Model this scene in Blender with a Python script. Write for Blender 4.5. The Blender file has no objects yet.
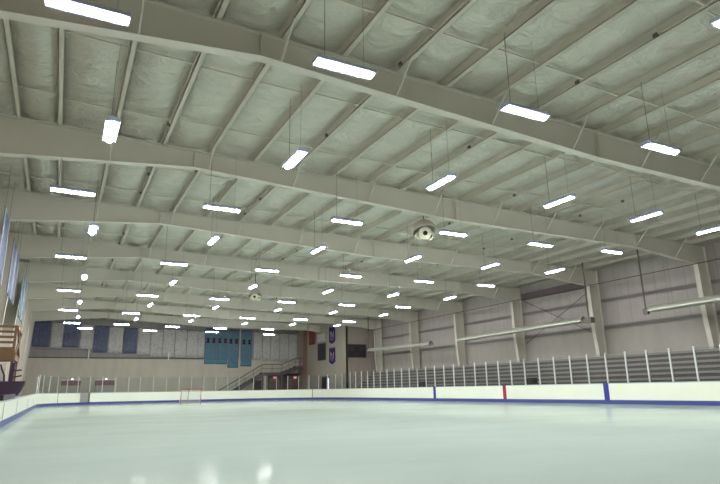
import bpy, math, random
from mathutils import Vector, Matrix
random.seed(7)
D = bpy.data
sc = bpy.context.scene
COL = sc.collection

# ------------------------------------------------------------------ mesh building
class MB:
    """collects boxes, tubes, prisms and sheets; build() links them as ONE mesh object"""
    def __init__(s): s.v = []; s.f = []; s.sm = []
    def add(s, vs, fs, smooth=False):
        n = len(s.v); s.v += [tuple(v) for v in vs]
        for f in fs: s.f.append(tuple(n + i for i in f)); s.sm.append(smooth)
    def box(s, x0, x1, y0, y1, z0, z1):
        s.add([(x0,y0,z0),(x1,y0,z0),(x1,y1,z0),(x0,y1,z0),(x0,y0,z1),(x1,y0,z1),(x1,y1,z1),(x0,y1,z1)],
              [(0,3,2,1),(4,5,6,7),(0,1,5,4),(1,2,6,5),(2,3,7,6),(3,0,4,7)])
    def obox(s, c, ax, ay, az, hx, hy, hz):
        c = Vector(c); vs = []
        for k in (-1,1):
            for (i,j) in ((-1,-1),(1,-1),(1,1),(-1,1)):
                vs.append(c + ax*hx*i + ay*hy*j + az*hz*k)
        s.add(vs, [(0,3,2,1),(4,5,6,7),(0,1,5,4),(1,2,6,5),(2,3,7,6),(3,0,4,7)])
    def bar(s, a, b, w, h, up=(0,0,1)):
        a = Vector(a); b = Vector(b); d = (b-a); L = d.length; d.normalize()
        u = Vector(up)
        if abs(d.dot(u)) > .98: u = Vector((0,1,0))
        sx = d.cross(u).normalized(); uz = sx.cross(d).normalized()
        s.obox((a+b)/2, d, sx, uz, L/2, w/2, h/2)
    def tube(s, pts, r, n=8, smooth=True, cap=True):
        pts = [Vector(p) for p in pts]; rings = []
        for i, p in enumerate(pts):
            d = (pts[min(i+1,len(pts)-1)] - pts[max(i-1,0)]).normalized()
            u = Vector((0,0,1)) if abs(d.z) < .9 else Vector((0,1,0))
            a = d.cross(u).normalized(); b = a.cross(d).normalized()
            rings.append([p + (a*math.cos(t) + b*math.sin(t))*r for t in [2*math.pi*k/n for k in range(n)]])
        vs = [q for R in rings for q in R]; fs = []
        for i in range(len(rings)-1):
            for k in range(n):
                fs.append((i*n+k, i*n+(k+1)%n, (i+1)*n+(k+1)%n, (i+1)*n+k))
        s.add(vs, fs, smooth)
        if cap:
            s.add(rings[0], [tuple(range(n))[::-1]]); s.add(rings[-1], [tuple(range(n))])
    def lathe(s, prof, c, axis=(0,0,1), n=24, smooth=True):
        """prof = [(radius, along axis)]"""
        c = Vector(c); w = Vector(axis).normalized()
        u = w.orthogonal().normalized(); t = w.cross(u)
        vs = []; fs = []
        for (r, h) in prof:
            for k in range(n):
                a = 2*math.pi*k/n; vs.append(c + w*h + (u*math.cos(a) + t*math.sin(a))*r)
        for i in range(len(prof)-1):
            for k in range(n):
                fs.append((i*n+k, i*n+(k+1)%n, (i+1)*n+(k+1)%n, (i+1)*n+k))
        s.add(vs, fs, smooth)
    def prism(s, poly, y0, y1, axis='y'):
        """poly of (a,b) pairs: axis y -> (x,z), axis x -> (y,z), axis z -> (x,y)"""
        n = len(poly)
        def P(q, t):
            return (q[0],t,q[1]) if axis == 'y' else ((t,q[0],q[1]) if axis == 'x' else (q[0],q[1],t))
        vs = [P(q,y0) for q in poly] + [P(q,y1) for q in poly]
        fs = [tuple(range(n)), tuple(range(2*n-1,n-1,-1))]
        for i in range(n):
            j = (i+1) % n; fs.append((i, n+i, n+j, j))
        s.add(vs, fs)
    def build(s, name, mat, parent=None, recalc=True, smooth_all=False):
        me = D.meshes.new(name); me.from_pydata(s.v, [], s.f); me.update()
        for p, q in zip(me.polygons, s.sm): p.use_smooth = q or smooth_all
        if recalc:
            import bmesh
            bm = bmesh.new(); bm.from_mesh(me); bmesh.ops.recalc_face_normals(bm, faces=bm.faces); bm.to_mesh(me); bm.free()
        me.materials.append(mat)
        o = D.objects.new(name, me); COL.objects.link(o)
        if parent is not None:
            o.parent = parent
            o.matrix_parent_inverse = Matrix.Translation(-Vector(parent.location)) if parent.get('world_children') is None else Matrix()
        return o

def put(o, label=None, cat=None, group=None, kind=None):
    if label: o['label'] = label
    if cat: o['category'] = cat
    if group: o['group'] = group
    if kind: o['kind'] = kind
    return o
def thing(name, loc, label, cat, group=None, kind=None):
    o = D.objects.new(name, None); COL.objects.link(o); o.location = loc; o.empty_display_size = .1
    return put(o, label, cat, group, kind)
def copy_tree(o, parent=None):
    c = o.copy(); COL.objects.link(c)
    if parent is not None: c.parent = parent
    for ch in list(o.children): copy_tree(ch, c)
    return c
ORD = ['first','second','third','fourth','fifth','sixth','seventh','eighth','ninth','tenth','eleventh','twelfth','thirteenth',
       'fourteenth','fifteenth','sixteenth','seventeenth','eighteenth','nineteenth','twentieth','twenty-first','twenty-second','twenty-third']

# ------------------------------------------------------------------ materials
def lin(c):
    return tuple(((x/255)/12.92 if x/255 <= .04045 else ((x/255+.055)/1.055)**2.4) for x in c) + (1,)
def mat(name, rgb, rough=.6, metal=0, bump=None, var=0, vscale=3, spec=.5):
    m = D.materials.new(name); m.use_nodes = True
    nt = m.node_tree; b = nt.nodes['Principled BSDF']
    b.inputs['Roughness'].default_value = rough; b.inputs['Metallic'].default_value = metal
    b.inputs['Specular IOR Level'].default_value = spec
    c = lin(rgb); b.inputs['Base Color'].default_value = c
    if var or bump:
        tc = nt.nodes.new('ShaderNodeTexCoord')
        no = nt.nodes.new('ShaderNodeTexNoise'); no.inputs['Scale'].default_value = vscale; no.inputs['Detail'].default_value = 4
        nt.links.new(tc.outputs['Object'], no.inputs['Vector'])
        if var:
            mx = nt.nodes.new('ShaderNodeMix'); mx.data_type = 'RGBA'
            mx.inputs['A'].default_value = tuple(max(0,x*(1-var)) for x in c[:3]) + (1,)
            mx.inputs['B'].default_value = tuple(min(1,x*(1+var)) for x in c[:3]) + (1,)
            nt.links.new(no.outputs['Fac'], mx.inputs['Factor']); nt.links.new(mx.outputs['Result'], b.inputs['Base Color'])
        if bump:
            bu = nt.nodes.new('ShaderNodeBump'); bu.inputs['Strength'].default_value = bump; bu.inputs['Distance'].default_value = .05
            nt.links.new(no.outputs['Fac'], bu.inputs['Height']); nt.links.new(bu.outputs['Normal'], b.inputs['Normal'])
    return m
def emis(name, rgb, strength):
    m = D.materials.new(name); m.use_nodes = True; b = m.node_tree.nodes['Principled BSDF']
    b.inputs['Base Color'].default_value = (.8,.8,.8,1)
    b.inputs['Emission Color'].default_value = tuple(rgb) + (1,); b.inputs['Emission Strength'].default_value = strength
    return m
def stripe_mat(name, rgb, ink, axis='Z', scale=9, cover=.5, rough=.8, freq2=14):
    """cloth printed with rows of small lettering too far off to read"""
    m = mat(name, rgb, rough); nt = m.node_tree; b = nt.nodes['Principled BSDF']
    tc = nt.nodes.new('ShaderNodeTexCoord'); mp = nt.nodes.new('ShaderNodeMapping')
    mp.inputs['Scale'].default_value = (freq2, freq2, scale)
    nt.links.new(tc.outputs['Object'], mp.inputs['Vector'])
    no = nt.nodes.new('ShaderNodeTexNoise'); no.inputs['Scale'].default_value = 1; no.inputs['Detail'].default_value = 1
    nt.links.new(mp.outputs['Vector'], no.inputs['Vector'])
    rp = nt.nodes.new('ShaderNodeValToRGB'); rp.color_ramp.elements[0].position = cover - .04; rp.color_ramp.elements[1].position = cover + .04
    nt.links.new(no.outputs['Fac'], rp.inputs['Fac'])
    mx = nt.nodes.new('ShaderNodeMix'); mx.data_type = 'RGBA'
    mx.inputs['A'].default_value = lin(rgb); mx.inputs['B'].default_value = lin(ink)
    nt.links.new(rp.outputs['Color'], mx.inputs['Factor']); nt.links.new(mx.outputs['Result'], b.inputs['Base Color'])
    return m

STEEL = mat('painted_steel', (204,200,189), .5, var=.05, vscale=1.2)
PURL = mat('purlin_paint', (206,200,188), .55, var=.08, vscale=2)
DARK_STEEL = mat('dark_steel', (92,88,86), .5)
ROD = mat('rod_paint', (205,203,192), .5)
CABLE = mat('cable', (120,120,115), .6)
GLV = mat('galvanised', (150,150,150), .4, .6)
HOUS = mat('fixture_housing', (150,160,185), .45)
LAMP = emis('fluorescent_lens', (1.0,.995,.975), 235.0)
WHITEB = mat('board_white', (226,231,215), .3, var=.04, vscale=1.5)
KICK = mat('kick_blue', (58,68,140), .4)
LBLUE = mat('line_blue', (40,48,140), .4)
LRED = mat('line_red', (150,26,48), .4)
CAP = mat('cap_rail', (168,186,192), .4)
POST = mat('glass_post', (205,208,205), .4, .2)
CONC = mat('concrete', (120,118,112), .8, var=.1)
BLK = mat('black_plastic', (28,26,32), .5)
BLEACH = mat('bleacher_plank', (136,131,128), .5, .1, var=.08)
BLEACHD = mat('bleacher_riser', (84,80,80), .7)
WOOD = mat('stained_wood', (108,78,55), .6, var=.25, vscale=6)
PURP = mat('purple_vinyl', (50,30,56), .5)
RUST = mat('brown_column_paint', (128,100,88), .6)
REDDOOR = mat('dark_red_door', (78,42,44), .5)
STAIR = mat('stair_steel', (86,80,86), .5)
STAIRP = mat('stair_panel', (150,148,140), .6)
CARD = mat('white_enamel', (215,220,215), .35)

def wall_mat(name, lo, up, zsplit, seam=.9, axis='Y'):
    """liner panel below zsplit, seamed insulated sheet above"""
    m = mat(name, lo, .75); nt = m.node_tree; b = nt.nodes['Principled BSDF']
    tc = nt.nodes.new('ShaderNodeTexCoord'); sp = nt.nodes.new('ShaderNodeSeparateXYZ')
    nt.links.new(tc.outputs['Object'], sp.inputs['Vector'])
    gt = nt.nodes.new('ShaderNodeMath'); gt.operation = 'GREATER_THAN'; gt.inputs[1].default_value = zsplit
    nt.links.new(sp.outputs['Z'], gt.inputs[0])
    no = nt.nodes.new('ShaderNodeTexNoise'); no.inputs['Scale'].default_value = .9; no.inputs['Detail'].default_value = 5
    mp = nt.nodes.new('ShaderNodeMapping'); mp.inputs['Scale'].default_value = (2,2,.5)
    nt.links.new(tc.outputs['Object'], mp.inputs['Vector']); nt.links.new(mp.outputs['Vector'], no.inputs['Vector'])
    # seams
    md = nt.nodes.new('ShaderNodeMath'); md.operation = 'PINGPONG'; md.inputs[1].default_value = seam/2
    nt.links.new(sp.outputs[axis], md.inputs[0])
    lt = nt.nodes.new('ShaderNodeMath'); lt.operation = 'LESS_THAN'; lt.inputs[1].default_value = .022
    nt.links.new(md.outputs[0], lt.inputs[0])
    ml = nt.nodes.new('ShaderNodeMath'); ml.operation = 'MULTIPLY'
    nt.links.new(lt.outputs[0], ml.inputs[0]); nt.links.new(gt.outputs[0], ml.inputs[1])
    m1 = nt.nodes.new('ShaderNodeMix'); m1.data_type = 'RGBA'
    m1.inputs['A'].default_value = lin(lo); m1.inputs['B'].default_value = lin(up); nt.links.new(gt.outputs[0], m1.inputs['Factor'])
    m2 = nt.nodes.new('ShaderNodeMix'); m2.data_type = 'RGBA'; m2.blend_type = 'MULTIPLY'; m2.inputs['Factor'].default_value = .28
    nt.links.new(m1.outputs['Result'], m2.inputs['A']); nt.links.new(no.outputs['Fac'], m2.inputs['B'])
    m3 = nt.nodes.new('ShaderNodeMix'); m3.data_type = 'RGBA'
    m3.inputs['B'].default_value = tuple(x*.68 for x in lin(up)[:3]) + (1,)
    nt.links.new(m2.outputs['Result'], m3.inputs['A']); nt.links.new(ml.outputs[0], m3.inputs['Factor'])
    nt.links.new(m3.outputs['Result'], b.inputs['Base Color'])
    return m
WALLR = wall_mat('side_wall_sheet', (186,180,173), (184,176,173), 4.42)
WALLL = wall_mat('left_wall_sheet', (182,172,158), (176,168,156), 4.42)
WALLF = wall_mat('end_wall_sheet', (206,202,186), (160,156,154), 4.56, 1.0, 'X')
WALLB = wall_mat('corner_room_sheet', (172,164,150), (176,168,156), 30, 1.2, 'Y')
WALLC = wall_mat('corner_front_sheet', (160,148,142), (160,148,142), 30, 1.2, 'X')

def ice_mat():
    """frosted ice: a soft body, and a sheen that only shows at very flat angles"""
    m = D.materials.new('ice'); m.use_nodes = True; nt = m.node_tree; nt.nodes.clear(); L = nt.links.new
    out = nt.nodes.new('ShaderNodeOutputMaterial'); df = nt.nodes.new('ShaderNodeBsdfDiffuse'); gl = nt.nodes.new('ShaderNodeBsdfGlossy')
    gl.inputs['Roughness'].default_value = .07; gl.inputs['Color'].default_value = (.92,.96,.94,1)
    tc = nt.nodes.new('ShaderNodeTexCoord')
    mp = nt.nodes.new('ShaderNodeMapping'); mp.inputs['Scale'].default_value = (.16,.30,1); mp.inputs['Rotation'].default_value = (0,0,.3)
    L(tc.outputs['Object'], mp.inputs['Vector'])
    no = nt.nodes.new('ShaderNodeTexNoise'); no.inputs['Scale'].default_value = 1; no.inputs['Detail'].default_value = 7; no.inputs['Roughness'].default_value = .6
    L(mp.outputs['Vector'], no.inputs['Vector'])
    mx = nt.nodes.new('ShaderNodeMix'); mx.data_type = 'RGBA'
    mx.inputs['A'].default_value = lin((146,160,153)); mx.inputs['B'].default_value = lin((180,193,185))
    L(no.outputs['Fac'], mx.inputs['Factor']); L(mx.outputs['Result'], df.inputs['Color'])
    lw = nt.nodes.new('ShaderNodeLayerWeight'); lw.inputs['Blend'].default_value = .5
    pw = nt.nodes.new('ShaderNodeMath'); pw.operation = 'POWER'; pw.inputs[1].default_value = 27; L(lw.outputs['Facing'], pw.inputs[0])
    fr = nt.nodes.new('ShaderNodeMath'); fr.operation = 'MULTIPLY_ADD'; fr.inputs[1].default_value = .95; fr.inputs[2].default_value = .001; L(pw.outputs[0], fr.inputs[0])
    ms = nt.nodes.new('ShaderNodeMixShader')
    L(fr.outputs[0], ms.inputs[0]); L(df.outputs[0], ms.inputs[1]); L(gl.outputs[0], ms.inputs[2]); L(ms.outputs[0], out.inputs['Surface'])
    return m
def glass_mat():
    m = D.materials.new('acrylic_glass'); m.use_nodes = True; nt = m.node_tree; nt.nodes.clear()
    out = nt.nodes.new('ShaderNodeOutputMaterial'); tr = nt.nodes.new('ShaderNodeBsdfTransparent'); gl = nt.nodes.new('ShaderNodeBsdfGlossy')
    tr.inputs['Color'].default_value = (.93,.95,.95,1); gl.inputs['Roughness'].default_value = .05
    lw = nt.nodes.new('ShaderNodeLayerWeight'); lw.inputs['Blend'].default_value = .5
    pw = nt.nodes.new('ShaderNodeMath'); pw.operation = 'POWER'; pw.inputs[1].default_value = 4; nt.links.new(lw.outputs['Facing'], pw.inputs[0])
    fr = nt.nodes.new('ShaderNodeMath'); fr.operation = 'MULTIPLY_ADD'; fr.inputs[1].default_value = .5; fr.inputs[2].default_value = .04; nt.links.new(pw.outputs[0], fr.inputs[0])
    mx = nt.nodes.new('ShaderNodeMixShader')
    nt.links.new(fr.outputs[0], mx.inputs[0]); nt.links.new(tr.outputs[0], mx.inputs[1]); nt.links.new(gl.outputs[0], mx.inputs[2])
    nt.links.new(mx.outputs[0], out.inputs['Surface'])
    return m
def insulation_mat():
    """satin vinyl facing with fine wrinkles"""
    m = mat('insulation_facing', (218,214,203), .34); nt = m.node_tree; b = nt.nodes['Principled BSDF']; L = nt.links.new
    b.inputs['Metallic'].default_value = .45
    tc = nt.nodes.new('ShaderNodeTexCoord')
    mp = nt.nodes.new('ShaderNodeMapping'); mp.inputs['Scale'].default_value = (1.0,1.7,1)
    L(tc.outputs['Object'], mp.inputs['Vector'])
    no = nt.nodes.new('ShaderNodeTexNoise'); no.inputs['Scale'].default_value = 1.3; no.inputs['Detail'].default_value = 5; no.inputs['Roughness'].default_value = .62; no.inputs['Distortion'].default_value = .5
    L(mp.outputs['Vector'], no.inputs['Vector'])
    bu = nt.nodes.new('ShaderNodeBump'); bu.inputs['Strength'].default_value = .8; bu.inputs['Distance'].default_value = .16
    L(no.outputs['Fac'], bu.inputs['Height']); L(bu.outputs['Normal'], b.inputs['Normal'])
    mx = nt.nodes.new('ShaderNodeMix'); mx.data_type = 'RGBA'
    mx.inputs['A'].default_value = lin((184,181,170)); mx.inputs['B'].default_value = lin((216,213,202))
    L(no.outputs['Fac'], mx.inputs['Factor']); L(mx.outputs['Result'], b.inputs['Base Color'])
    return m
ICE = ice_mat(); GLASS = glass_mat(); INS = insulation_mat()

# ------------------------------------------------------------------ dimensions (metres)
XL, XR = -12.79, 13.71            # dasher boards
YE, RC = 61.8, 8.0                # far boards, corner radius
HB = 1.03
WL, WR, WN, WF = -14.75, 18.5, -1.75, 68.15
def ztop(x): return 8.62 - .0204*(x + 13.9)         # top of the rafters = underside of the purlins
FR_Y = [12.36 + 6.987*n for n in range(8)]
BAY = 6.987

# ------------------------------------------------------------------ the shell
m = MB(); m.box(WL-.2, WR+.2, WN-.2, WF+.2, -.3, -.06)
put(m.build('floor', CONC), 'grey concrete slab around the rink', kind='structure')
pts = [(XL, -1.5)] + [(XL+RC+RC*math.cos(math.pi-a), YE-RC+RC*math.sin(a)) for a in [math.pi/2*k/16 for k in range(17)]] \
      + [(XR-RC+RC*math.sin(a), YE-RC+RC*math.cos(a)) for a in [math.pi/2*k/16 for k in range(17)]] + [(XR, -1.5)]
m = MB(); m.prism(pts, -.06, 0, 'z')
put(m.build('ice_floor', ICE), 'smooth pale sheet of ice filling the rink', kind='structure')
def wallbox(name, mt, *a):
    m = MB(); m.box(*a); return put(m.build(name, mt), kind='structure')
wallbox('wall_left', WALLL, WL-.15, WL, WN, WF, -.06, 9.3)
wallbox('wall_right', WALLR, WR, WR+.15, WN, WF, -.06, 9.0)
wallbox('wall_far', WALLF, WL, WR, WF, WF+.15, -.06, 9.3)
wallbox('wall_near', WALLL, WL, WR, WN-.15, WN, -.06, 9.3)
BX, BY = 14.42, 54.7
m = MB(); m.box(BX, BX+.15, BY, WF, -.06, ztop(BX)-.02); put(m.build('wall_corner_room_side', WALLB), kind='structure')
m = MB(); m.box(BX, WR, BY-.0, BY+.15, -.06, ztop(WR)-.02); put(m.build('wall_corner_room_front', WALLC), kind='structure')

# insulated roof lining, sagging between the purlins
PX = [-13.25] + [-13.67 + 1.47*i for i in range(1, 22)]
m = MB()
xs = []
edges = [WL] + PX + [WR]
for a, b in zip(edges, edges[1:]):
    n = 8 if b - a > .8 else 3
    for k in range(n): xs.append((a + (b-a)*k/n, k/n, a))
xs.append((WR, 0, WR))
ny = int((WF-WN)/.085)
ys = [WN + (WF-WN)*j/ny for j in range(ny+1)]
rnd = {}
def gap_noise(a, j):
    key = (round(a,2), j)
    if key not in rnd: rnd[key] = random.uniform(-1,1)
    return rnd[key]
V = []
for (x, t, a) in xs:
    sag = math.sin(math.pi*t)
    for y in ys:
        ph = (y - FR_Y[0]) / BAY; n = math.floor(ph); f = (ph - n)*BAY
        # the blanket is pinched at the frames and at the two struts of each bay
        for k, (p, q) in enumerate(((0,1.95),(1.95,5.137),(5.137,BAY+.001))):
            if p <= f < q: break
        g = (f-p)/(q-p)
        amp = .195 + .035*gap_noise(a, n*3+k+100)
        lob = 1 - .42*math.exp(-((f-1.95)/.38)**2) - .42*math.exp(-((f-5.137)/.38)**2)
        z = ztop(x) + .25 - amp*sag**.85*lob
        # drooping seams and folds across the strip
        for h in range(3):
            c = p + (q-p)*(.22 + .28*h + .1*gap_noise(a, n*31+k*5+h+500)) - (.16 + .1*gap_noise(a, n*17+h+900))*sag
            z -= .026*math.exp(-((f-c)/.045)**2)*(1 if sag > .05 else 0)
        z += .010*math.sin(y*5.1 + x*2.3 + 3*gap_noise(a, 1))*sag
        V.append((x, y, z))
n1 = len(ys); F = []
for i in range(len(xs)-1):
    for j in range(n1-1):
        F.append((i*n1+j, i*n1+j+1, (i+1)*n1+j+1, (i+1)*n1+j))
m.add(V, F, True)
put(m.build('ceiling', INS, recalc=False), 'pale quilted insulation sagging between the roof purlins', kind='structure')
m = MB(); m.prism([(WL-.2, ztop(WL)+.30), (WR+.2, ztop(WR)+.30), (WR+.2, ztop(WR)+.36), (WL-.2, ztop(WL)+.36)], WN-.2, WF+.2)
put(m.build('roof', GLV), kind='structure')

# purlins
for i, x in enumerate(PX):
    z = ztop(x)
    m = MB()
    y0, y1 = WN+.02, (WF-.02 if x < BX-.1 else BY-.02)
    m.box(x-.008, x+.008, y0, y1, z, z+.25)
    m.box(x-.008, x+.125, y0, y1, z, z+.012)
    m.box(x-.09, x+.008, y0, y1, z+.238, z+.25)
    m.box(x+.113, x+.125, y0, y1, z, z+.03)
    put(m.build('roof_purlin', PURL), f'slender cream steel roof purlin, {ORD[i]} one counted from the left wall', 'beam', 'roof purlins', 'structure')
# bridging struts across the purlins
k = 0
for n in range(-1, 8):
    y0 = FR_Y[0] + BAY*n
    for off in (1.95, BAY-1.85):
        y = y0 + off
        if y < 4 or y > WF-.5: continue
        m = MB()
        x1 = WR-.2 if y < BY else BX-.1
        X = [-14.6] + PX
        for a, b in zip(X, PX):
            if b > x1: break
            yy = y + random.uniform(-.12, .12)
            m.bar((a+.02, yy, ztop(a)+.06), (b-.02, yy, ztop(b)+.06), .05, .03)
        put(m.build('roof_strut', PURL), f'thin strut bridging the purlins under the roof lining, {ORD[k]} from the viewer', 'strut', 'bridging struts', 'structure')
        k += 1

# ------------------------------------------------------------------ steel frames
LOW = [(-13.9,7.42), (-8.24,7.93), (2.14,7.43), (12.82,7.41), (17.45,6.97)]
def lowz(x):
    for (a,za),(b,zb) in zip(LOW, LOW[1:]):
        if a <= x <= b: return za + (zb-za)*(x-a)/(b-a)
    return LOW[0][1] if x < 0 else LOW[-1][1]
frame_names = ['nearest', 'second nearest', 'third nearest', 'fourth nearest', 'fifth nearest', 'third farthest', 'second farthest', 'farthest']
FW = .125
for n, y in enumerate(FR_Y):
    t = thing('steel_frame', (0, y, 0), f'cream tapered steel roof frame, {frame_names[n]} of the eight', 'steel frame', 'steel roof frames')
    short = y > BY
    low = list(LOW); top_r = 18.3
    if short: low = LOW[:3] + [(12.82,7.41), (BX-.05, 7.2)]; top_r = BX-.05
    m = MB()
    poly = [(-14.4, 7.42)] + low + ([(top_r, 6.97)] if not short else []) + [(top_r, ztop(top_r)-.01), (-14.4, ztop(-14.4)-.01)]
    m.prism(poly, y-.008, y+.008)
    for (a, b) in zip(low, low[1:]): m.bar((a[0],y,a[1]), (b[0],y,b[1]), 2*FW, .022)
    m.bar((-14.4,y,ztop(-14.4)-.012), (top_r,y,ztop(top_r)-.012), 2*FW, .02)
    m.build('rafter', STEEL, t)
    # columns
    m = MB(); m.prism([(-13.9,7.42), (-14.25,-.06), (-14.62,-.06), (-14.62,8.4), (-14.4,8.4), (-14.4,7.42)], y-.008, y+.008)
    m.bar((-13.9,y,7.42), (-14.25,y,-.06), 2*FW, .022, (1,0,0)); m.box(-14.64,-14.61,y-FW,y+FW,-.06,8.4)
    m.build('column', STEEL, t)
    if not short:
        m = MB(); m.prism([(17.45,6.97), (17.5,4.2), (17.95,-.06), (18.3,-.06), (18.3,6.95), (17.45,6.95)], y-.008, y+.008)
        m.bar((17.45,y,6.97), (17.5,y,4.2), 2*FW, .022, (1,0,0)); m.bar((17.5,y,4.2), (17.95,y,-.06), 2*FW, .022, (1,0,0)); m.box(18.29,18.32,y-FW,y+FW,-.06,ztop(18.3)-.02)
        m.build('column', STEEL, t)
    for (x, zl) in low[1:4]:
        m = MB(); m.box(x-.02, x+.02, y-FW*.9, y+FW*.9, zl, ztop(x)-.02); m.build('splice_plate', STEEL, t)
    for i, x in enumerate(PX):
        if i % 2 == 0 and i > 0 and x < top_r - .8:
            m = MB(); m.tube([(x, y-FW+.02, lowz(x)+.02), (x, y-FW-.72, ztop(x)+.02)], .028, 6); m.build('flange_brace', ROD, t)

# girts and diagonal rods on the right wall
for z, s in ((6.05, 'upper'), (4.42, 'lower')):
    m = MB(); m.box(18.33, 18.48, WN+.02, BY-.02, z-.02, z+.02); m.box(18.33, 18.36, WN+.02, BY-.02, z-.1, z+.1)
    put(m.build('wall_girt', mat('girt_'+s, (138,130,128), .6)), f'{s} horizontal steel girt along the right wall', 'beam', 'right wall girts')
for q in (((18.25,32.9,6.98), (18.25,26.5,3.9)), ((18.14,26.5,6.98), (18.14,32.9,3.9))):
    m = MB(); m.tube(q, .022, 6)
    put(m.build('brace_rod', DARK_STEEL), 'dark diagonal brace rod on the right wall, ' + ('sloping down' if q[0][1] > 30 else 'rising') + ' towards the viewer', 'rod', 'crossed brace rods')
m = MB(); m.box(18.1, 18.34, 26.5, 33.0, 7.05, 7.5)
put(m.build('eave_beam', mat('eave_dark', (96,84,86), .7)), 'short dark beam under the right eave above the crossed brace rods', 'beam')
# eave pipe
m = MB(); m.tube([(18.05-1.2, 3, 6.85), (16.85, BY-.1, 6.85)], .022, 8)
put(m.build('gas_pipe', mat('pipe_brown', (88,66,62), .5)), 'thin brown pipe running under the right eave', 'pipe')

# ------------------------------------------------------------------ strip lights
def make_light():
    t = thing('hanging_strip_light', (0,0,0), 'x', 'light', 'hanging strip lights')
    m = MB(); m.prism([(-.15,0),(.15,0),(.15,.05),(.08,.115),(-.08,.115),(-.15,.05)], -.59, .59); m.build('housing', HOUS, t)
    for s in (-1, 1):
        m = MB(); m.prism([(-.05,0),(-.05,-.022),(-.035,-.036),(.035,-.036),(.05,-.022),(.05,0)], s*.295-.262, s*.295+.262)
        m.build('lamp_lens', LAMP, t)
    for s in (-1, 1):
        m = MB(); m.tube([(0, s*.40, .11), (0, s*.40, 1.0)], .0035 if s < 0 else .007, 5); m.build('suspension_cable', CABLE, t)
    return t
proto = make_light()
ROWS = [('A',[(-11.6,10.25),(-7.35,10.0),(-3.1,9.88),(1.35,9.86),(5.7,9.8),(9.9,9.7)]),
 ('B',[(-10.95,14.6),(-6.65,14.38),(-2.27,14.18),(2.18,14.02),(6.27,13.96),(10.18,14.05)]),
 ('A',[(-11.61,19.32),(-7.32,19.13),(-3.01,18.8),(1.38,18.58),(5.79,18.5),(9.66,18.17)]),
 ('B',[(-10.88,23.43),(-6.64,23.18),(-2.32,22.98),(2.29,22.85),(6.57,22.66),(10.48,22.31)]),
 ('A',[(-11.49,28.35),(-7.28,28.07),(-2.94,27.83),(1.44,27.5),(5.85,27.34),(9.9,27.02)]),
 ('B',[(-10.8,32.88),(-6.52,32.76),(-2.23,32.49),(2.31,32.3),(6.61,31.97),(10.72,31.65)]),
 ('A',[(-11.42,37.44),(-7.18,37.65),(-2.9,37.44),(1.46,37.1),(5.81,36.9),(10.02,36.35)]),
 ('B',[(-10.72,41.82),(-6.5,41.62),(-2.23,41.27),(2.22,40.96),(6.54,40.81),(10.93,40.8)]),
 ('A',[(-11.31,46.04),(-7.21,46.22),(-2.89,46.17),(1.51,46.24),(5.85,45.75),(10.29,45.68)]),
 ('B',[(-10.59,49.93),(-6.46,49.8),(-2.22,49.72),(2.4,50.0),(6.54,49.4),(10.64,48.86)]),
 ('A',[(-10.91,54.27),(-7.12,54.14),(-2.88,54.53),(1.36,54.53),(5.74,53.9)]),
 ('A',[(-9.79,58.26),(-4.25,58.5),(1.46,58.1),(7.47,58.8)]),
 ('B',[(-10.9,5.6),(-6.7,5.6),(-2.4,5.6),(2.0,5.6),(6.3,5.6),(10.3,5.6)])]
first = True
LZ = 6.6
for r, (kind, row) in enumerate(ROWS):
    for c, (x, y) in enumerate(row):
        o = proto if first else copy_tree(proto); first = False
        o.location = (x, y, LZ)
        o.rotation_euler = (0, 0, math.pi/2 if kind == 'A' else 0)
        near = min(abs(y-f) for f in FR_Y)
        top = (min(lowz(x-.5), lowz(x+.5)) - .015 if near < (.16 if kind == 'A' else .6) else ztop(x) + .05) - LZ
        for ch in o.children:
            if ch.name.startswith('suspension_cable'): ch.scale = (1, 1, 1); ch['drop'] = top
        turn = 'crosswise' if kind == 'A' else 'lengthwise'
        rowname = f'{ORD[r]} row from the viewer' if r < 12 else 'row overhead behind the first row'
        o['label'] = f'strip light hung {turn}, {ORD[c]} from the left in the {rowname}'
# each lamp hangs from the purlins above, so its cables get their own length
for o in list(COL.objects):
    if 'drop' in o.keys():
        me = o.data.copy(); o.data = me
        for v in me.vertices:
            if v.co.z > .5: v.co.z = o['drop']
        del o['drop']

# conduits with junction boxes clipped under the purlins
cn = 0
for i in (3, 6, 9, 12, 15):
    x = PX[i] - .03; z = ztop(x) + .05
    t = thing('roof_conduit', (x, 8, z), f'thin electrical conduit clipped under a roof purlin, {ORD[cn]} from the left', 'conduit', 'roof conduits'); cn += 1
    m = MB(); m.tube([(x, 4, z), (x, 60, z)], .016, 6); m.build('pipe_run', PURL, t)
    y = 6.2 + .7*(cn % 3)
    while y < 56:
        m = MB(); m.box(x-.05, x+.02, y-.05, y+.05, z-.06, z+.025); m.build('junction_box', DARK_STEEL, t); y += 4.36 if int(y) % 2 else 2.2

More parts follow.
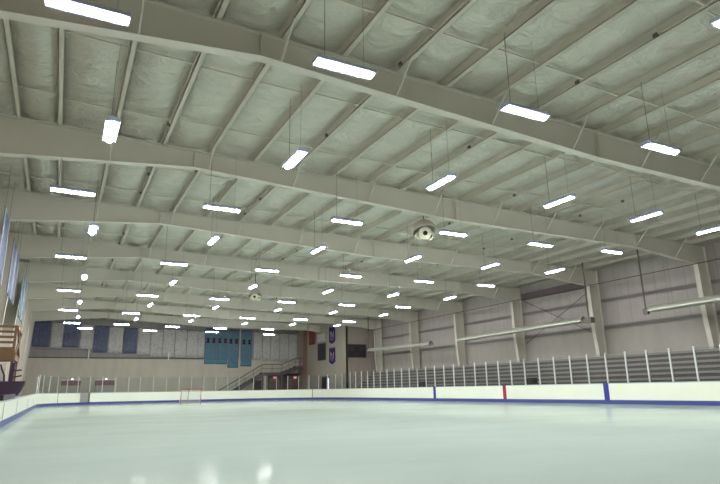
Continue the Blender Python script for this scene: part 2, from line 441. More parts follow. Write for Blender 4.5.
# ------------------------------------------------------------------ dasher boards and glass
bd = thing('dasher_boards', (XL, 30, 0), 'white dasher boards with blue kick strip and clear glass around the ice', 'rink boards')
path = [(XL, y) for y in [8 + k*1.5 for k in range(30)] if y < YE-RC] + [(XL+RC-RC*math.cos(a), YE-RC+RC*math.sin(a)) for a in [math.pi/2*k/20 for k in range(21)]]
path += [(XR-RC+RC*math.sin(a), YE-RC+RC*math.cos(a)) for a in [math.pi/2*k/20 for k in range(21)]] + [(XR, y) for y in [52.2 - k*1.5 for k in range(40)] if y > 4]
def sweep(path, prof, closed=False):
    """prof = (outward offset, z); outward is away from the ice"""
    m = MB(); n = len(prof); vs = []
    for i, p in enumerate(path):
        a = path[max(i-1,0)]; b = path[min(i+1,len(path)-1)]
        d = Vector((b[0]-a[0], b[1]-a[1], 0)).normalized(); out = Vector((-d.y, d.x, 0))
        top = HB if p[0] > XL+1 or p[1] > 56 else .76 + (HB-.76)*min(1, max(0, (p[1]-21)/33))
        for (o, z) in prof:
            if z > .5: z += top - HB
            vs.append((p[0]+out.x*o, p[1]+out.y*o, z))
    fs = []
    for i in range(len(path)-1):
        for k in range(n): fs.append((i*n+k, i*n+(k+1)%n, (i+1)*n+(k+1)%n, (i+1)*n+k))
    fs.append(tuple(range(n))); fs.append(tuple((len(path)-1)*n + k for k in range(n)))
    m.add(vs, fs); return m
sweep(path, [(0,.2),(0,HB-.04),(.11,HB-.04),(.11,.2)]).build('board_panels', WHITEB, bd)['label'] = 'white board facing'
sweep(path, [(-.015,.0),(-.015,.2),(.11,.2),(.11,.0)]).build('kick_plate', KICK, bd)['label'] = 'blue kick strip along the foot'
sweep(path, [(-.01,HB-.04),(-.01,HB),(.13,HB),(.13,HB-.04)]).build('cap_rail', CAP, bd)['label'] = 'pale blue-grey cap rail'
for X, s in ((XR, -1),):
    for y, mt, nm, w in ((22.75, LBLUE, 'blue_line_mark', .16), (38.25, LBLUE, 'blue_line_mark', .16), (30.5, LRED, 'red_line_mark', .15)):
        m = MB(); m.box(X + (s*.004 if s > 0 else s*.012), X + (s*.012 if s > 0 else s*.004), y-w, y+w, .2, HB-.0)
        m.build(nm, mt, bd)
for s in (-1, 1):                      # goal line marks in the corners
    a = math.asin((58.42-(YE-RC))/RC)
    x = (XR-RC + (RC-.006)*math.cos(a)) if s > 0 else (XL+RC - (RC-.006)*math.cos(a))
    m = MB(); m.box(x-.03, x+.012, 58.39, 58.46, .2, HB); m.build('goal_line_mark', LRED, bd)
for y in (22.0, 28.6, 38.6, 47.0):
    m = MB(); m.box(XL+.004, XL+.01, y-.05, y+.05, .2, .70); m.build('door_seam', mat('seam_grey', (150,156,172), .6), bd)
# gate in the far left corner
def arc_left(a): return (XL+RC-RC*math.cos(a), YE-RC+RC*math.sin(a))
ga, gb = .93, 1.04
m = MB()
pa, pb = arc_left(ga), arc_left(gb)
d = Vector((pb[0]-pa[0], pb[1]-pa[1], 0)).normalized(); inn = Vector((d.y, -d.x, 0))
c = Vector(((pa[0]+pb[0])/2, (pa[1]+pb[1])/2, .62)) + inn*.03
m.obox(c, d, inn, Vector((0,0,1)), .42, .012, .40); g = m.build('gate', mat('gate_grey', (150,150,146), .5), bd); g['label'] = 'grey gate in the far left corner'
m = MB(); e = c + d*.46; m.obox((e.x,e.y,.62), d, inn, Vector((0,0,1)), .07, .03, .42); m.build('gate_post', DARK_STEEL, bd)
# glass posts and panes
GT = 2.56
posts = []
y = 17.82 - 1.2*8
rs = []
while y < YE-RC: rs.append((XR+.06, y)); y += 1.2
ca = [(XR-RC+(RC+.06)*math.sin(a), YE-RC+(RC+.06)*math.cos(a)) for a in [math.pi/2*(1 - (k+.5)/10.5) for k in range(10)]]
x = XR-RC - .3; fs_ = []
while x > XL+RC: fs_.append((x, YE+.06)); x -= 1.22
cl = [(XL+RC-(RC+.06)*math.sin(a), YE-RC+(RC+.06)*math.cos(a)) for a in [math.pi/2*(k+.5)/10.5 for k in range(10)]]
line = rs + ca + fs_ + cl
for i, p in enumerate(line):
    h = GT if i < len(rs) else 2.45
    q = line[min(i+1, len(line)-1)]; o = line[max(i-1, 0)]
    d = Vector((q[0]-o[0], q[1]-o[1], 0)).normalized(); nn = Vector((-d.y, d.x, 0))
    w = .032 if i < len(rs) else .022
    m = MB(); m.obox((p[0], p[1], (HB+h)/2), d, nn, Vector((0,0,1)), w, .03, (h-HB)/2); m.build('glass_post', POST, bd)
    if i < len(line)-1:
        m = MB(); e = Vector((q[0]-p[0], q[1]-p[1], 0)); L = e.length; e.normalize(); n2 = Vector((-e.y, e.x, 0))
        m.obox(((p[0]+q[0])/2, (p[1]+q[1])/2, (HB+h-.06)/2), e, n2, Vector((0,0,1)), L/2-w-.004, .006, (h-.06-HB)/2); m.build('glass_pane', GLASS, bd)
# the tall end pane at the left corner
m = MB(); p = arc_left(.02); q = arc_left(.13)
m.bar((p[0]-.06,p[1],(HB+2.3)/2), (q[0]-.06,q[1],(HB+2.3)/2), .012, 2.3-HB); o = m.build('glass_pane', GLASS, bd)
m = MB(); m.box(XL-.1, XL-.02, YE-RC-.05, YE-RC+.03, HB, 2.3); m.build('glass_post', POST, bd)

# ------------------------------------------------------------------ goal
GX, GY = -.15, 58.42
t = thing('hockey_goal', (GX, GY, 0), 'hockey goal with red pipes and white net on the far ice', 'goal')
gr = mat('goal_red', (176,62,60), .4)
m = MB(); m.tube([(GX-.92,GY,0),(GX-.92,GY,1.22),(GX+.92,GY,1.22),(GX+.92,GY,0)], .04, 8); m.build('goal_pipes', gr, t)
m = MB(); m.tube([(GX-.92,GY,.03),(GX-1.0,GY+.6,.03),(GX-.5,GY+1.0,.03),(GX+.5,GY+1.0,.03),(GX+1.0,GY+.6,.03),(GX+.92,GY,.03)], .03, 8)
m.tube([(GX-.92,GY,1.22),(GX-.7,GY+.45,1.2),(GX+.7,GY+.45,1.2),(GX+.92,GY,1.22)], .02, 8); m.build('base_frame', mat('goal_grey', (170,160,160), .5), t)
m = MB(); m.tube([(GX-.12,GY+1.0,.03),(GX-.12,GY+.45,1.2)], .03, 8); m.build('back_post', DARK_STEEL, t)
m = MB()
T = [(-.92,0),(-.7,.45),(0,.45),(.7,.45),(.92,0)]; B = [(-.92,0),(-.98,.6),(0,1.0),(.98,.6),(.92,0)]
for k in range(23):
    s = k/22*4; i = min(3, int(s)); f = s - i
    a = [T[i][j]+(T[i+1][j]-T[i][j])*f for j in (0,1)]; b = [B[i][j]+(B[i+1][j]-B[i][j])*f for j in (0,1)]
    m.tube([(GX+a[0],GY+a[1],1.2),(GX+b[0],GY+b[1],.03)], .008, 4)
for k in range(1, 14):
    f = k/14
    m.tube([(GX+T[i][0]*(1-f)+B[i][0]*f, GY+T[i][1]*(1-f)+B[i][1]*f, 1.2*(1-f)+.03*f) for i in range(5)], .008, 4)
m.build('net', CARD, t)

# ------------------------------------------------------------------ bleachers beyond the right boards
bi = 0
for (y0, y1) in ((5.6,12.3), (12.31,19.3), (19.31,26.3), (26.31,33.3), (33.31,40.2), (40.21,47.2), (47.21,54.2)):
    t = thing('bleacher_section', (15.5, (y0+y1)/2, -.06), f'grey tiered bleacher section behind the right glass, {ORD[bi]} from the viewer', 'bleachers', 'bleachers along the right boards'); bi += 1
    for k in range(8):
        x = 14.75 + .30*k; z = .72 + .265*k
        m = MB(); m.box(x, x+.25, y0, y1, z-.11, z); m.build('seat_plank', BLEACH, t)
        m = MB(); m.box(x+.05, x+.07, y0, y1, z-.31, z-.112); m.build('riser', BLEACHD, t)
    m = MB()
    for yy in (y0+.1, (y0+y1)/2, y1-.1):
        for k in range(8): m.box(14.85+.3*k, 14.9+.3*k, yy-.03, yy+.03, -.06, .67+.265*k)
    m.build('support_frame', DARK_STEEL, t)
for (x, y, z, s) in ((14.62, 41.0, 0, 'far'), (14.62, 28.9, 0, 'near')):
    t = thing('waste_bin', (x-.12, y, -.06), f'dark bin standing behind the glass by the {"blue line mark farther away" if s=="far" else "red centre line mark"}', 'bin', 'bins by the bleachers')
    m = MB(); m.prism([(x-.3,y-.3),(x+.08,y-.3),(x+.08,y+.3),(x-.3,y+.3)], -.06, 1.38, 'z'); m.build('body', BLK, t)
    m = MB(); m.box(x-.32, x+.1, y-.33, y+.33, 1.38, 1.44); m.build('lid', BLK, t)

# ------------------------------------------------------------------ radiant heaters along the right wall
HX = 15.7
hc = mat('heater_reflector', (196,196,186), .35, .5)
for i, (y0, y1, z0, z1, pole) in enumerate(((10.5,21.0,4.72,4.6,21.2), (25.4,37.4,4.55,4.38,26.6), (41.3,52.0,4.38,4.55,42.3))):
    t = thing('hanging_heater', (HX, y0, z0), f'long pale tube heater hung in front of the right wall, {["nearest","middle","farthest"][i]} of three', 'heater', 'tube heaters')
    m = MB()
    prof = [(.32*math.cos(a), .32*math.sin(a)) for a in [math.pi*k/12 for k in range(13)]]
    prof2 = [(.31*math.cos(a), .31*math.sin(a)) for a in [math.pi*k/12 for k in range(12,-1,-1)]]
    poly = prof + prof2; n = len(poly)
    vs = [(HX+a, y0, z0+b) for a,b in poly] + [(HX+a, y1, z1+b) for a,b in poly]
    m.add(vs, [(k, n+k, n+(k+1)%n, (k+1)%n) for k in range(n)], True); m.build('reflector', hc, t)
    m = MB(); m.tube([(HX,y0-.1,z0+.06),(HX,y1+.1,z1+.06)], .06, 10); m.build('heating_tube', hc, t)
    yb = y0-.35 if i == 1 else y1+.3
    m = MB(); k = 1 if i == 1 else .5; m.box(HX-.16*k, HX+.16*k, yb-.28*k, yb+.28*k, (z0 if i==1 else z1)-.1, (z0 if i==1 else z1)+.22); m.build('burner_box', DARK_STEEL, t)
    yp = yb; zp = (z0 if i == 1 else z1) + .2
    m = MB(); m.tube([(HX,yp,zp),(HX,yp,ztop(HX)+.05)], .04, 8); m.build('vent_pipe', mat('vent_brown', (92,80,78), .5), t)
    for f in (.26, .42, .9):
        yy = y0+(y1-y0)*f; m = MB(); m.tube([(HX,yy,z0+(z1-z0)*f+.2),(HX,yy,ztop(HX)+.1)], .006, 4); m.build('hanger_chain', CABLE, t)

# ------------------------------------------------------------------ loudspeaker clusters
for i, (x, y, s, ln) in enumerate(((.95, 19.9, 1, 'under the second roof frame'), (-.55, 37.6, .9, 'deep in the hall'))):
    z = 7.0
    t = thing('speaker_cluster', (x, y, z), f'round pale loudspeaker cluster hanging {ln}', 'loudspeaker', 'ceiling loudspeakers')
    m = MB(); m.lathe([(.02,.34),(.16,.32),(.31,.2),(.37,.02),(.36,-.02),(.33,-.02),(.33,.0),(.2,.2),(.02,.22)], (x,y,z), (0,.35,1), 28); m.build('hood', mat('hood_grey', (176,166,160), .5), t)
    for (dx, dy, dz, r, ax) in ((-.07,-.16,-.10,.20,(-.25,-.8,-.5)), (.2,-.05,-.14,.15,(.6,-.7,-.4)), (-.05,.18,-.12,.15,(0,.8,-.5))):
        m = MB(); m.lathe([(.02,-.12),(r*.8,-.12),(r,.0),(r*.95,.03),(r*.3,.0)], (x+dx,y+dy,z+dz), ax, 22); h = m.build('horn', mat('horn_cream', (214,212,188), .45), t)
        m = MB(); m.lathe([(.001,.03),(r*.34,.03),(r*.34,-.02)], (x+dx,y+dy,z+dz), ax, 14); m.build('horn_centre', BLK, h)
    k = 1.35*s; m = MB(); m.tube([(x,y,z+.28),(x,y,z+(ztop(x)+.05-z)/k)], .02, 6); m.build('hanger', DARK_STEEL, t); t.scale = (k,k,k)

# ------------------------------------------------------------------ banners
def banner(x0, x1, z0, z1, mt, label, cat='banner', group=None, y=WF-.06, axis='x', X=0, extra=None, name='hanging_banner', cord=None):
    """a cloth about 1 cm thick with a soft ripple, hung from a rod; axis x = on an end wall, axis y = on a side wall"""
    W = x1-x0
    loc = ((x0+x1)/2, y, z0) if axis == 'x' else (X, (x0+x1)/2, z0)
    t = thing(name, loc, label, cat, group)
    nx, nz = 14, 6; ph = random.uniform(0,6); V = []
    for s in (0, 1):
        for j in range(nz+1):
            for i in range(nx+1):
                u = x0+W*i/nx; z = z0+(z1-z0)*j/nz
                r = .014*math.sin(ph+i*1.1)*(1-j/nz*.7) - s*.012
                V.append((u, y-.02+r, z) if axis == 'x' else (X+.02-r*(1 if extra is None else 1), u, z))
    n = (nx+1)*(nz+1); F = []
    for s in (0,1):
        for j in range(nz):
            for i in range(nx):
                a = s*n+j*(nx+1)+i; F.append((a,a+1,a+nx+2,a+nx+1))
    for j in range(nz): F += [(j*(nx+1), n+j*(nx+1), n+(j+1)*(nx+1), (j+1)*(nx+1)), (j*(nx+1)+nx, n+j*(nx+1)+nx, n+(j+1)*(nx+1)+nx, (j+1)*(nx+1)+nx)]
    for i in range(nx): F += [(i, n+i, n+i+1, i+1), (nz*(nx+1)+i, n+nz*(nx+1)+i, n+nz*(nx+1)+i+1, nz*(nx+1)+i+1)]
    m = MB(); m.add(V, F, True); m.build('cloth', mt, t)
    m = MB()
    m.tube([(x0-.03,y-.03,z1),(x1+.03,y-.03,z1)] if axis == 'x' else [(X+.02,x0-.03,z1),(X+.02,x1+.03,z1)], .02, 6)
    m.build('rod', DARK_STEEL, t)
    if cord:
        for u in (x0+.1, x1-.1):
            m = MB(); m.tube([(X+.02,u,z1),(X+.02,u,cord)], .006, 4); m.build('cord', CABLE, t)
    return t
WB = stripe_mat('white_banner', (192,190,188), (170,167,168), scale=7, cover=.58, freq2=9)
BB = stripe_mat('navy_banner', (94,100,128), (116,122,144), scale=6, cover=.64, freq2=8)
TB = stripe_mat('teal_banner', (90,122,142), (106,142,158), scale=5, cover=.64, freq2=6)
# far wall: (x0, x1, z0, z1, kind)
FB = [(-14.15,-12.65,5.6,8.35,'b'), (-12.55,-11.5,5.5,8.1,'w'), (-11.4,-9.95,5.6,8.3,'b'), (-9.85,-8.65,5.45,8.0,'w'), (-8.55,-7.2,5.1,7.9,'b'),
      (-7.1,-5.75,5.05,7.8,'w'), (-5.65,-4.3,5.05,7.8,'b'), (-4.2,-2.95,4.95,7.85,'w'), (-2.88,-1.65,4.75,7.7,'w'), (-1.58,-.35,4.75,7.75,'w'),
      (-.28,.95,4.7,7.75,'w'), (1.02,2.2,4.7,7.7,'w'), (2.2+.04,2.95,4.72,7.65,'w'),
      (3.0,4.32,4.0,8.0,'t'), (4.38,5.62,3.98,8.0,'t'), (5.68,6.92,3.6,7.95,'t'), (7.2,8.5,3.75,7.9,'t'),
      (8.75,9.75,4.45,7.75,'w'), (9.82,10.75,4.4,7.75,'w'), (10.82,11.9,4.35,7.7,'w'), (11.97,13.05,4.3,7.7,'w'), (13.12,14.15,4.3,7.65,'w')]
cnt = {'b':0,'w':0,'t':0}
for (x0, x1, z0, z1, k) in FB:
    c = cnt[k]; cnt[k] += 1
    nm = {'b':'navy blue banner on the far wall', 'w':'white banner on the far wall', 't':'long teal banner on the far wall'}[k]
    t = banner(x0, x1, z0, z1, {'b':BB,'w':WB,'t':TB}[k], f'{nm}, {ORD[c]} such one from the left', group={'b':'navy far wall banners','w':'white far wall banners','t':'teal far wall banners'}[k])
    if k == 't':
        xm = (x0+x1)/2
        for s in (-1, 1):
            m = MB(); e = .2; zc = z1-1.35
            m.prism([(xm+s*.33-e,zc+.25),(xm+s*.33+e,zc+.25),(xm+s*.33+e*.5,zc),(xm+s*.33+e,zc-.28),(xm+s*.33-e,zc-.28),(xm+s*.33-e*.5,zc)], WF-.125, WF-.105)
            m.build('emblem', mat('emblem_maroon', (62,30,44), .8), t)
        m = MB(); m.box(x0+.08, x1-.08, WF-.122, WF-.105, z0+.12, z0+.42); m.build('hem_stripe', mat('hem_aqua', (74,140,160), .8), t)
# left wall: cloths hung from the first purlin
LB = stripe_mat('left_blue_banner', (84,96,130), (124,132,156), scale=4, cover=.66, freq2=5)
LT = stripe_mat('left_teal_banner', (60,110,122), (120,150,160), scale=4, cover=.6, freq2=5)
LW = mat('left_banner_border', (160,166,176), .8)
for i, (y0, y1, z0, z1, mt, ds) in enumerate(((23.6,25.6,4.75,7.15,LB,'nearest'), (28.2,29.9,4.9,7.15,LB,'second'), (30.1,31.8,4.9,7.15,LB,'third'), (36.0,37.9,4.9,7.3,LT,'fourth'), (38.1,40.0,4.9,7.3,LT,'farthest'))):
    t = banner(y0, y1, z0, z1, mt, f'{"teal" if mt is LT else "blue"} and white banner hanging along the left wall, {ds} of five', group='left wall banners', axis='y', X=-13.67, cord=ztop(-13.67)+.12)
    for (a, b) in ((y0, y0+.22), (y1-.22, y1)):
        m = MB(); m.box(-13.66, -13.615, a, b, z0+.02, z1-.02); m.build('border_stripe', LW, t)

# on the side of the corner room: orange banner, dark board, two purple pennants
def on_side(y0, y1, z0, z1, name, mt, label, cat):
    m = MB(); m.box(BX-.05, BX-.004, y0, y1, z0, z1); o = m.build(name, mt); return put(o, label, cat)
banner(62.7, 64.7, 6.05, 7.9, stripe_mat('orange_banner', (128,66,58), (104,56,56), scale=4, cover=.6, freq2=4), 'faded red-orange banner beside the brown corner column', axis='y', X=BX-.08)
banner(60.1, 62.3, 6.2, 7.12, WB, 'pale banner between the red-orange and the purple banners', axis='y', X=BX-.08)
t = thing('notice_board', (BX-.05, 61.0, 4.1), 'small dark square board on the wall below the pale banner', 'sign')
m = MB(); m.box(BX-.06, BX-.004, 59.85, 62.0, 4.15, 5.95); m.build('panel', mat('board_dark', (44,38,52), .5), t)
m = MB()
for a in ((59.82,59.9,4.1,6.0),(61.95,62.03,4.1,6.0),(59.82,62.03,4.1,4.18),(59.82,62.03,5.92,6.0)): m.box(BX-.075, BX-.003, *a)
m.build('frame', DARK_STEEL, t)
PUR = mat('purple_cloth', (50,34,72), .8); PALE = mat('pale_print', (170,160,178), .8); MAUVE = mat('mauve_print', (112,82,132), .8)
def pennant(z0, z1, label):
    y0, y1 = 57.1, 59.1; ym = (y0+y1)/2
    t = thing('hanging_pennant', (BX-.08, ym, z0), label, 'banner', 'purple pennants')
    def sh(x, d, mt, nm):
        m = MB(); m.prism([(y0+d,z1-d*.4),(y1-d,z1-d*.4),(y1-d,z0+.45+d*.3),(ym,z0+d*1.2),(y0+d,z0+.45+d*.3)], x, x+.012, 'x'); return m.build(nm, mt, t)
    sh(BX-.05, 0, PALE, 'border'); sh(BX-.064, .2, PUR, 'cloth')
    zz = z1 - .55; h = .62                                     # a tall letter, then a mauve crest below it
    m = MB()
    for (a, b) in (((ym+.38,zz),(ym+.38,zz-h)), ((ym+.38,zz),(ym-.38,zz-h)), ((ym-.38,zz),(ym-.38,zz-h))):
        m.bar((BX-.075,a[0],a[1]), (BX-.075,b[0],b[1]), .02, .16, (1,0,0)) if False else m.obox(((BX-.07),(a[0]+b[0])/2,(a[1]+b[1])/2), Vector((1,0,0)), Vector((0,b[0]-a[0],b[1]-a[1])).normalized(), Vector((1,0,0)).cross(Vector((0,b[0]-a[0],b[1]-a[1])).normalized()), .008, math.hypot(b[0]-a[0],b[1]-a[1])/2, .08)
    m.build('letter', PALE, t)
    m = MB(); zc = z0 + .95
    m.prism([(ym+.5*math.cos(a), zc+.38*math.sin(a)) for a in [2*math.pi*k/16 for k in range(16)]], BX-.078, BX-.064, 'x'); m.build('crest', MAUVE, t)
    m = MB(); m.tube([(BX-.05,y0-.05,z1),(BX-.05,y1+.05,z1)], .025, 6); m.build('rod', DARK_STEEL, t)
pennant(5.45, 7.6, 'upper of two purple pennants with pale letter and crest')
pennant(3.3, 5.37, 'lower of two purple pennants with pale letter and crest')
# scoreboard on the front of the corner room
t = thing('scoreboard', (15.4, BY-.1, 4.1), 'dark wide scoreboard on the wall at the far right corner', 'scoreboard')
m = MB(); m.box(14.46, 16.6, BY-.16, BY-.002, 4.1, 5.45); m.build('cabinet', mat('scoreboard_black', (42,36,46), .5), t)
m = MB()
for (a, b) in ((5.40,5.45),(4.1,4.15)): m.box(14.46, 16.6, BY-.18, BY-.16, a, b)
for (a, b) in ((14.46,14.51),(16.55,16.6)): m.box(a, b, BY-.18, BY-.16, 4.15, 5.40)
m.build('trim_frame', DARK_STEEL, t)
m = MB()
for (a, b) in ((14.7,15.2),(15.85,16.35)): m.box(a, b, BY-.17, BY-.16, 4.75, 5.2)
m.box(15.25, 15.8, BY-.17, BY-.16, 4.3, 4.6); m.build('display_window', mat('display_off', (58,44,50), .3), t)
# brown corner column on the far wall
m = MB(); m.box(BX-.36, BX-.01, 65.3, 65.36, -.06, ztop(BX)-.05); m.box(BX-.36, BX-.01, 65.64, 65.7, -.06, ztop(BX)-.05); m.box(BX-.21, BX-.16, 65.36, 65.64, -.06, ztop(BX)-.05)
put(m.build('corner_post', RUST), 'brown painted post on the corner room wall at the top of the stair', 'post')
# horizontal ledge on the far wall with two short conduits
m = MB(); m.box(WL+.02, 2.9, WF-.16, WF-.01, 4.5, 4.62)
put(m.build('trim_1', mat('ledge_dark', (96,90,84), .6)), 'dark ledge across the far wall', kind='structure')
m = MB(); m.box(-14.0, -9.0, WF-.08, WF-.01, 5.36, 5.42)
put(m.build('trim_2', mat('ledge_dark2', (120,112,106), .6)), kind='structure')
for x, s in ((-8.9, 'left'), (-.9, 'right')):
    m = MB(); m.box(x-.05, x+.05, WF-.18, WF-.05, 4.4, 5.45 if s == 'left' else 5.2)
    put(m.build('wall_pipe', CARD), f'short white pipe on the far wall ledge, the {s} one', 'pipe', 'short pipes')
m = MB(); m.tube([(7.05, WF-.1, .0), (7.05, WF-.1, 8.0)], .06, 8); put(m.build('wall_pipe', PURL), 'pale vertical pipe between the last two teal banners', 'pipe')

# ------------------------------------------------------------------ stair against the far wall
t = thing('stair', (9, 66.5, -.06), 'dark steel stair with railings climbing along the far wall', 'stair')
SY0, SY1 = 65.85, 66.85
def flight(xa, za, xb, zb):
    m = MB()
    for y in (SY0, SY1): m.bar((xa,y,za-.12), (xb,y,zb-.12), .06, .34)
    m.build('stringer', STAIR, t)
    n = max(3, int((zb-za)/.18)); m = MB()
    for k in range(n):
        x = xa+(xb-xa)*(k+.5)/n; z = za+(zb-za)*(k+1)/n; m.box(x-.16, x+.16, SY0, SY1, z-.05, z)
    m.build('treads', STAIR, t)
flight(4.2, .0, 9.1, 2.75)
m = MB(); m.box(9.1, 11.5, SY0, SY1, 2.62, 2.98); m.build('landing', STAIR, t)
flight(11.5, 2.9, 13.2, 3.5)
m = MB(); m.box(13.2, BX-.02, SY0, SY1, 3.32, 3.7); m.build('landing', STAIR, t)
for y in (SY0,):
    P = [(4.2,y,1.0), (9.1,y,3.85), (11.5,y,3.9), (13.2,y,4.62), (BX-.04,y,4.64)]
    m = MB(); m.tube(P, .05, 6); m.tube([(a,b,c-.45) for a,b,c in P], .025, 6); m.build('handrail', STAIR, t)
    m = MB()
    for (a, b) in zip(P, P[1:]):
        n = max(2, int((b[0]-a[0])/.9))
        for k in range(n):
            f = k/n; x = a[0]+(b[0]-a[0])*f; z = a[2]+(b[2]-a[2])*f; m.tube([(x,y,z-1.0),(x,y,z)], .022, 5)
    m.build('balusters', STAIR, t)
m = MB(); m.box(11.5, 11.62, SY0+.1, SY0+.22, -.06, 2.65); m.box(9.2, 9.32, SY0+.1, SY0+.22, -.06, 2.65); m.build('support_post', STAIR, t)
# wall and doors under the stair
m = MB(); m.box(10.3, 14.2, 67.0, 67.12, -.06, 2.9); put(m.build('wall_under_stair', mat('recess_brown', (70,52,52), .7)), kind='structure')
def door(i, x0, x1, y, z1, mt):
    m = MB(); m.box(x0, x1, y-.05, y-.004, -.06, z1); d = put(m.build(f'door_{i}', mt), kind='structure')
    m = MB(); m.box(x1-.14, x1-.08, y-.11, y-.05, 1.0, 1.12); m.build('door_handle', GLV, d)
    m = MB(); m.box(x0-.07, x0, y-.06, y-.004, -.06, z1+.07); m.box(x1, x1+.07, y-.06, y-.004, -.06, z1+.07); m.box(x0, x1, y-.06, y-.004, z1, z1+.07); m.build('door_frame', DARK_STEEL, d)
    return d
door(1, 10.5, 11.5, 67.0, 2.1, REDDOOR); door(2, 13.0, 13.95, 67.0, 2.1, REDDOOR)
door(3, 8.95, 9.75, WF-.02, 2.1, mat('door_dark', (60,56,58), .6))
EX = emis('exit_red', (1.0,.12,.14), 1.2)
for x, s in ((11.0, 'left'), (13.55, 'right')):
    t = thing('exit_sign', (x, 66.95, 2.32), f'small red lit exit sign over the {s} door under the stair', 'sign', 'exit signs')
    m = MB(); m.box(x-.2, x+.2, 66.9, 66.99, 2.3, 2.55); m.build('sign_box', CARD, t)
    m = MB(); m.box(x-.12, x+.12, 66.885, 66.9, 2.34, 2.51); m.build('lit_face', EX, t)
# glazed door in the side wall of the corner room (world: faces the ice)
m = MB(); m.box(BX-.06, BX-.004, 58.9, 60.9, -.06, 2.35); d = put(m.build('door_4', mat('door_grey', (96,94,92), .5)), kind='structure')
m = MB(); m.box(BX-.075, BX-.06, 58.95, 59.4, .2, 2.15); m.build('glazing', emis('daylight_pane', (.8,.9,1.0), 1.1), d)
m = MB(); m.box(BX-.08, BX-.06, 59.6, 60.7, .4, 2.2); m.build('dark_pane', BLK, d)

# ------------------------------------------------------------------ scorer cabinets behind the far left glass
for i, (x0, x1) in enumerate(((-11.2,-9.5), (-8.2,-6.5))):
    t = thing('scorer_cabinet', ((x0+x1)/2, 64.2, -.06), f'dark red cabinet topped by a small white lamp behind the far glass, the {["left","right"][i]} one', 'cabinet', 'scorer cabinets')
    m = MB(); m.box(x0, x1, 64.0, 64.6, -.06, 1.72); m.build('body', STAIRP, t)
    m = MB(); m.box(x0, x1, 63.95, 64.65, 1.72, 2.2); m.build('upper_panel', mat('cab_red', (112,84,84), .6), t)
    m = MB(); m.box(x0-.03, x1+.03, 63.92, 64.68, 2.2, 2.25); m.build('top', CARD, t)
    m = MB(); m.lathe([(.001,.16),(.07,.12),(.1,.04),(.1,0)], ((x0+x1)/2+.1,64.3,2.25), (0,0,1), 14); m.build('lamp', emis('small_lamp', (1,.85,.8), 2.0), t)

# ------------------------------------------------------------------ left side: wooden gallery and seat behind the boards
t = thing('wooden_gallery', (-14.0, 30.8, -.06), 'brown wooden raised gallery with slatted rails beside the left wall', 'gallery')
y0, y1, x0, x1 = 30.0, 33.0, -14.68, -13.2
m = MB(); m.box(x0, x1, y0, y1, 2.42, 2.5); m.build('deck', WOOD, t)
m = MB(); m.box(x0, x1, y0-.04, y0, 2.36, 2.88); m.build('skirt_board', WOOD, t)
m = MB(); m.box(x1, x1+.04, y0, y1, 2.36, 2.6); m.build('skirt_board', WOOD, t)
for z in (3.08, 3.3, 3.52, 3.74):
    m = MB(); m.box(x0, x1, y0-.04, y0, z-.05, z+.05); m.build('rail', WOOD, t)
for (a, b) in (((y0,2.6),(y1,3.7)), ((y0,3.7),(y1,2.6)), ((y0,3.72),(y1,3.72))):
    m = MB(); m.bar((x1+.02,a[0],a[1]), (x1+.02,b[0],b[1]), .05, .12, (1,0,0)) if False else m.obox((x1+.02,(a[0]+b[0])/2,(a[1]+b[1])/2), Vector((1,0,0)), Vector((0,b[0]-a[0],b[1]-a[1])).normalized(), Vector((1,0,0)).cross(Vector((0,b[0]-a[0],b[1]-a[1])).normalized()), .03, math.hypot(b[0]-a[0],b[1]-a[1])/2, .06)
    m.build('side_brace', WOOD, t)
for (x, y) in ((x1-.05,y0+.05), (x0+.1,y0+.05), (x1-.05,y1-.05), (x0+.1,y1-.05)):
    m = MB(); m.box(x-.05, x+.05, y-.05, y+.05, -.06, 3.8); m.build('post', WOOD, t)
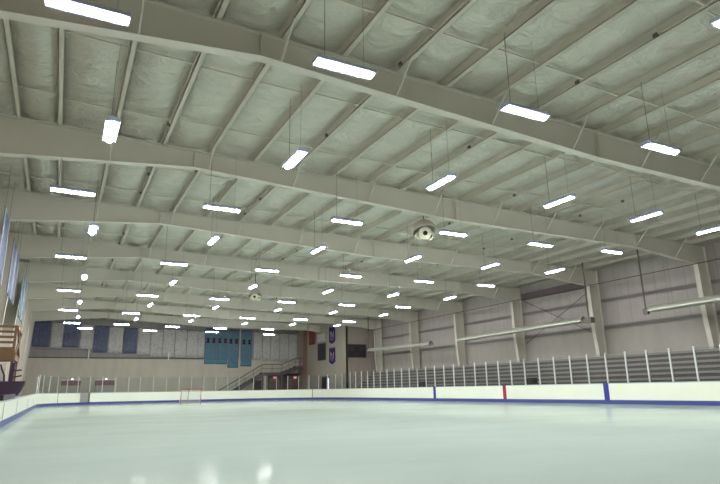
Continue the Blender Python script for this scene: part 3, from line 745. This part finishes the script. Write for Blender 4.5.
# purple seat
t = thing('padded_chair', (-13.2, 29.2, -.06), 'dark purple padded chair behind the left boards below the gallery', 'chair')
cx, cy = -13.05, 29.2
m = MB(); m.prism([(cx-.5,.89),(cx+.22,.89),(cx+.32,1.08),(cx+.42,1.36),(cx+.42,1.46),(cx-.5,1.46)], cy-.35, cy+.35); m.build('seat', PURP, t)
m = MB(); m.box(cx-.5, cx+.10, cy-.33, cy+.33, .78, .86); m.build('seat_base', BLK, t)
m = MB(); m.prism([(cx-.16,1.46),(cx-.02,1.46),(cx,2.2),(cx-.15,2.2)], cy-.22, cy+.22); m.build('backrest', PURP, t)
m = MB(); m.tube([(cx-.0,cy-.3,1.62),(cx+.28,cy-.3,1.68)], .03, 8); m.tube([(cx-.02,cy-.3,1.88),(cx+.26,cy-.3,1.9)], .03, 8); m.build('armrest', PURP, t)
m = MB(); m.tube([(cx-.5,cy-.3,2.12),(cx-.44,cy-.3,1.95),(cx-.33,cy-.3,1.7),(cx-.3,cy-.3,1.42)], .035, 8); m.build('side_arm', BLK, t)
m = MB(); m.tube([(cx-.1,cy,-.06),(cx-.1,cy,.74)], .06, 10); m.lathe([(.001,.03),(.33,.02),(.35,0)], (cx-.1,cy,-.06), (0,0,1), 18); m.build('pedestal', BLK, t)
# round pale disc on a stand
t = thing('round_disc', (-13.75, 29.78, -.06), 'pale round disc on a stand at the left edge beside the purple chair', 'disc')
m = MB(); m.lathe([(.001,-.03),(.42,-.03),(.44,0),(.42,.03),(.001,.03)], (-13.86,29.78,1.68), (0,1,0), 30); m.build('disc', mat('disc_pale', (186,176,168), .6), t)
m = MB(); m.tube([(-13.86,29.785,-.06),(-13.86,29.785,1.6)], .03, 8); m.build('stand', BLK, t)
# glove-like pad lying on the boards
m = MB(); m.obox((XL-.055, 23.9, .865), Vector((0,1,.008)).normalized(), Vector((1,0,0)), Vector((0,0,1)), 2.6, .07, .075)
put(m.build('black_pad', BLK), 'black pad lying on top of the left boards', 'pad')

# ------------------------------------------------------------------ camera, world, output
cam = D.cameras.new('camera'); co = D.objects.new('camera', cam); COL.objects.link(co)
R = Vector((0.88879851,-0.45802101,-0.01593643)); U = Vector((-0.10138759,-0.23041813,0.96779545)); Fw = Vector((0.44694269,0.8585594,0.25123294))
M = Matrix((R, U, -Fw)).transposed().to_4x4(); M.translation = (-11.43366,1.66196,.91425)
co.matrix_world = M
cam.sensor_width = 36; cam.lens = 568.432/720*36; cam.clip_start = .05; cam.clip_end = 300
sc.camera = co
w = D.worlds.new('world'); sc.world = w; w.use_nodes = True
w.node_tree.nodes['Background'].inputs[0].default_value = (.8,.85,.9,1); w.node_tree.nodes['Background'].inputs[1].default_value = .02
vs = sc.view_settings; vs.view_transform = 'Standard'; vs.look = 'None'; vs.exposure = .18; vs.gamma = 1; vs.use_curve_mapping = False
sc.cycles.diffuse_bounces = 6; sc.cycles.max_bounces = 10; sc.cycles.transparent_max_bounces = 16
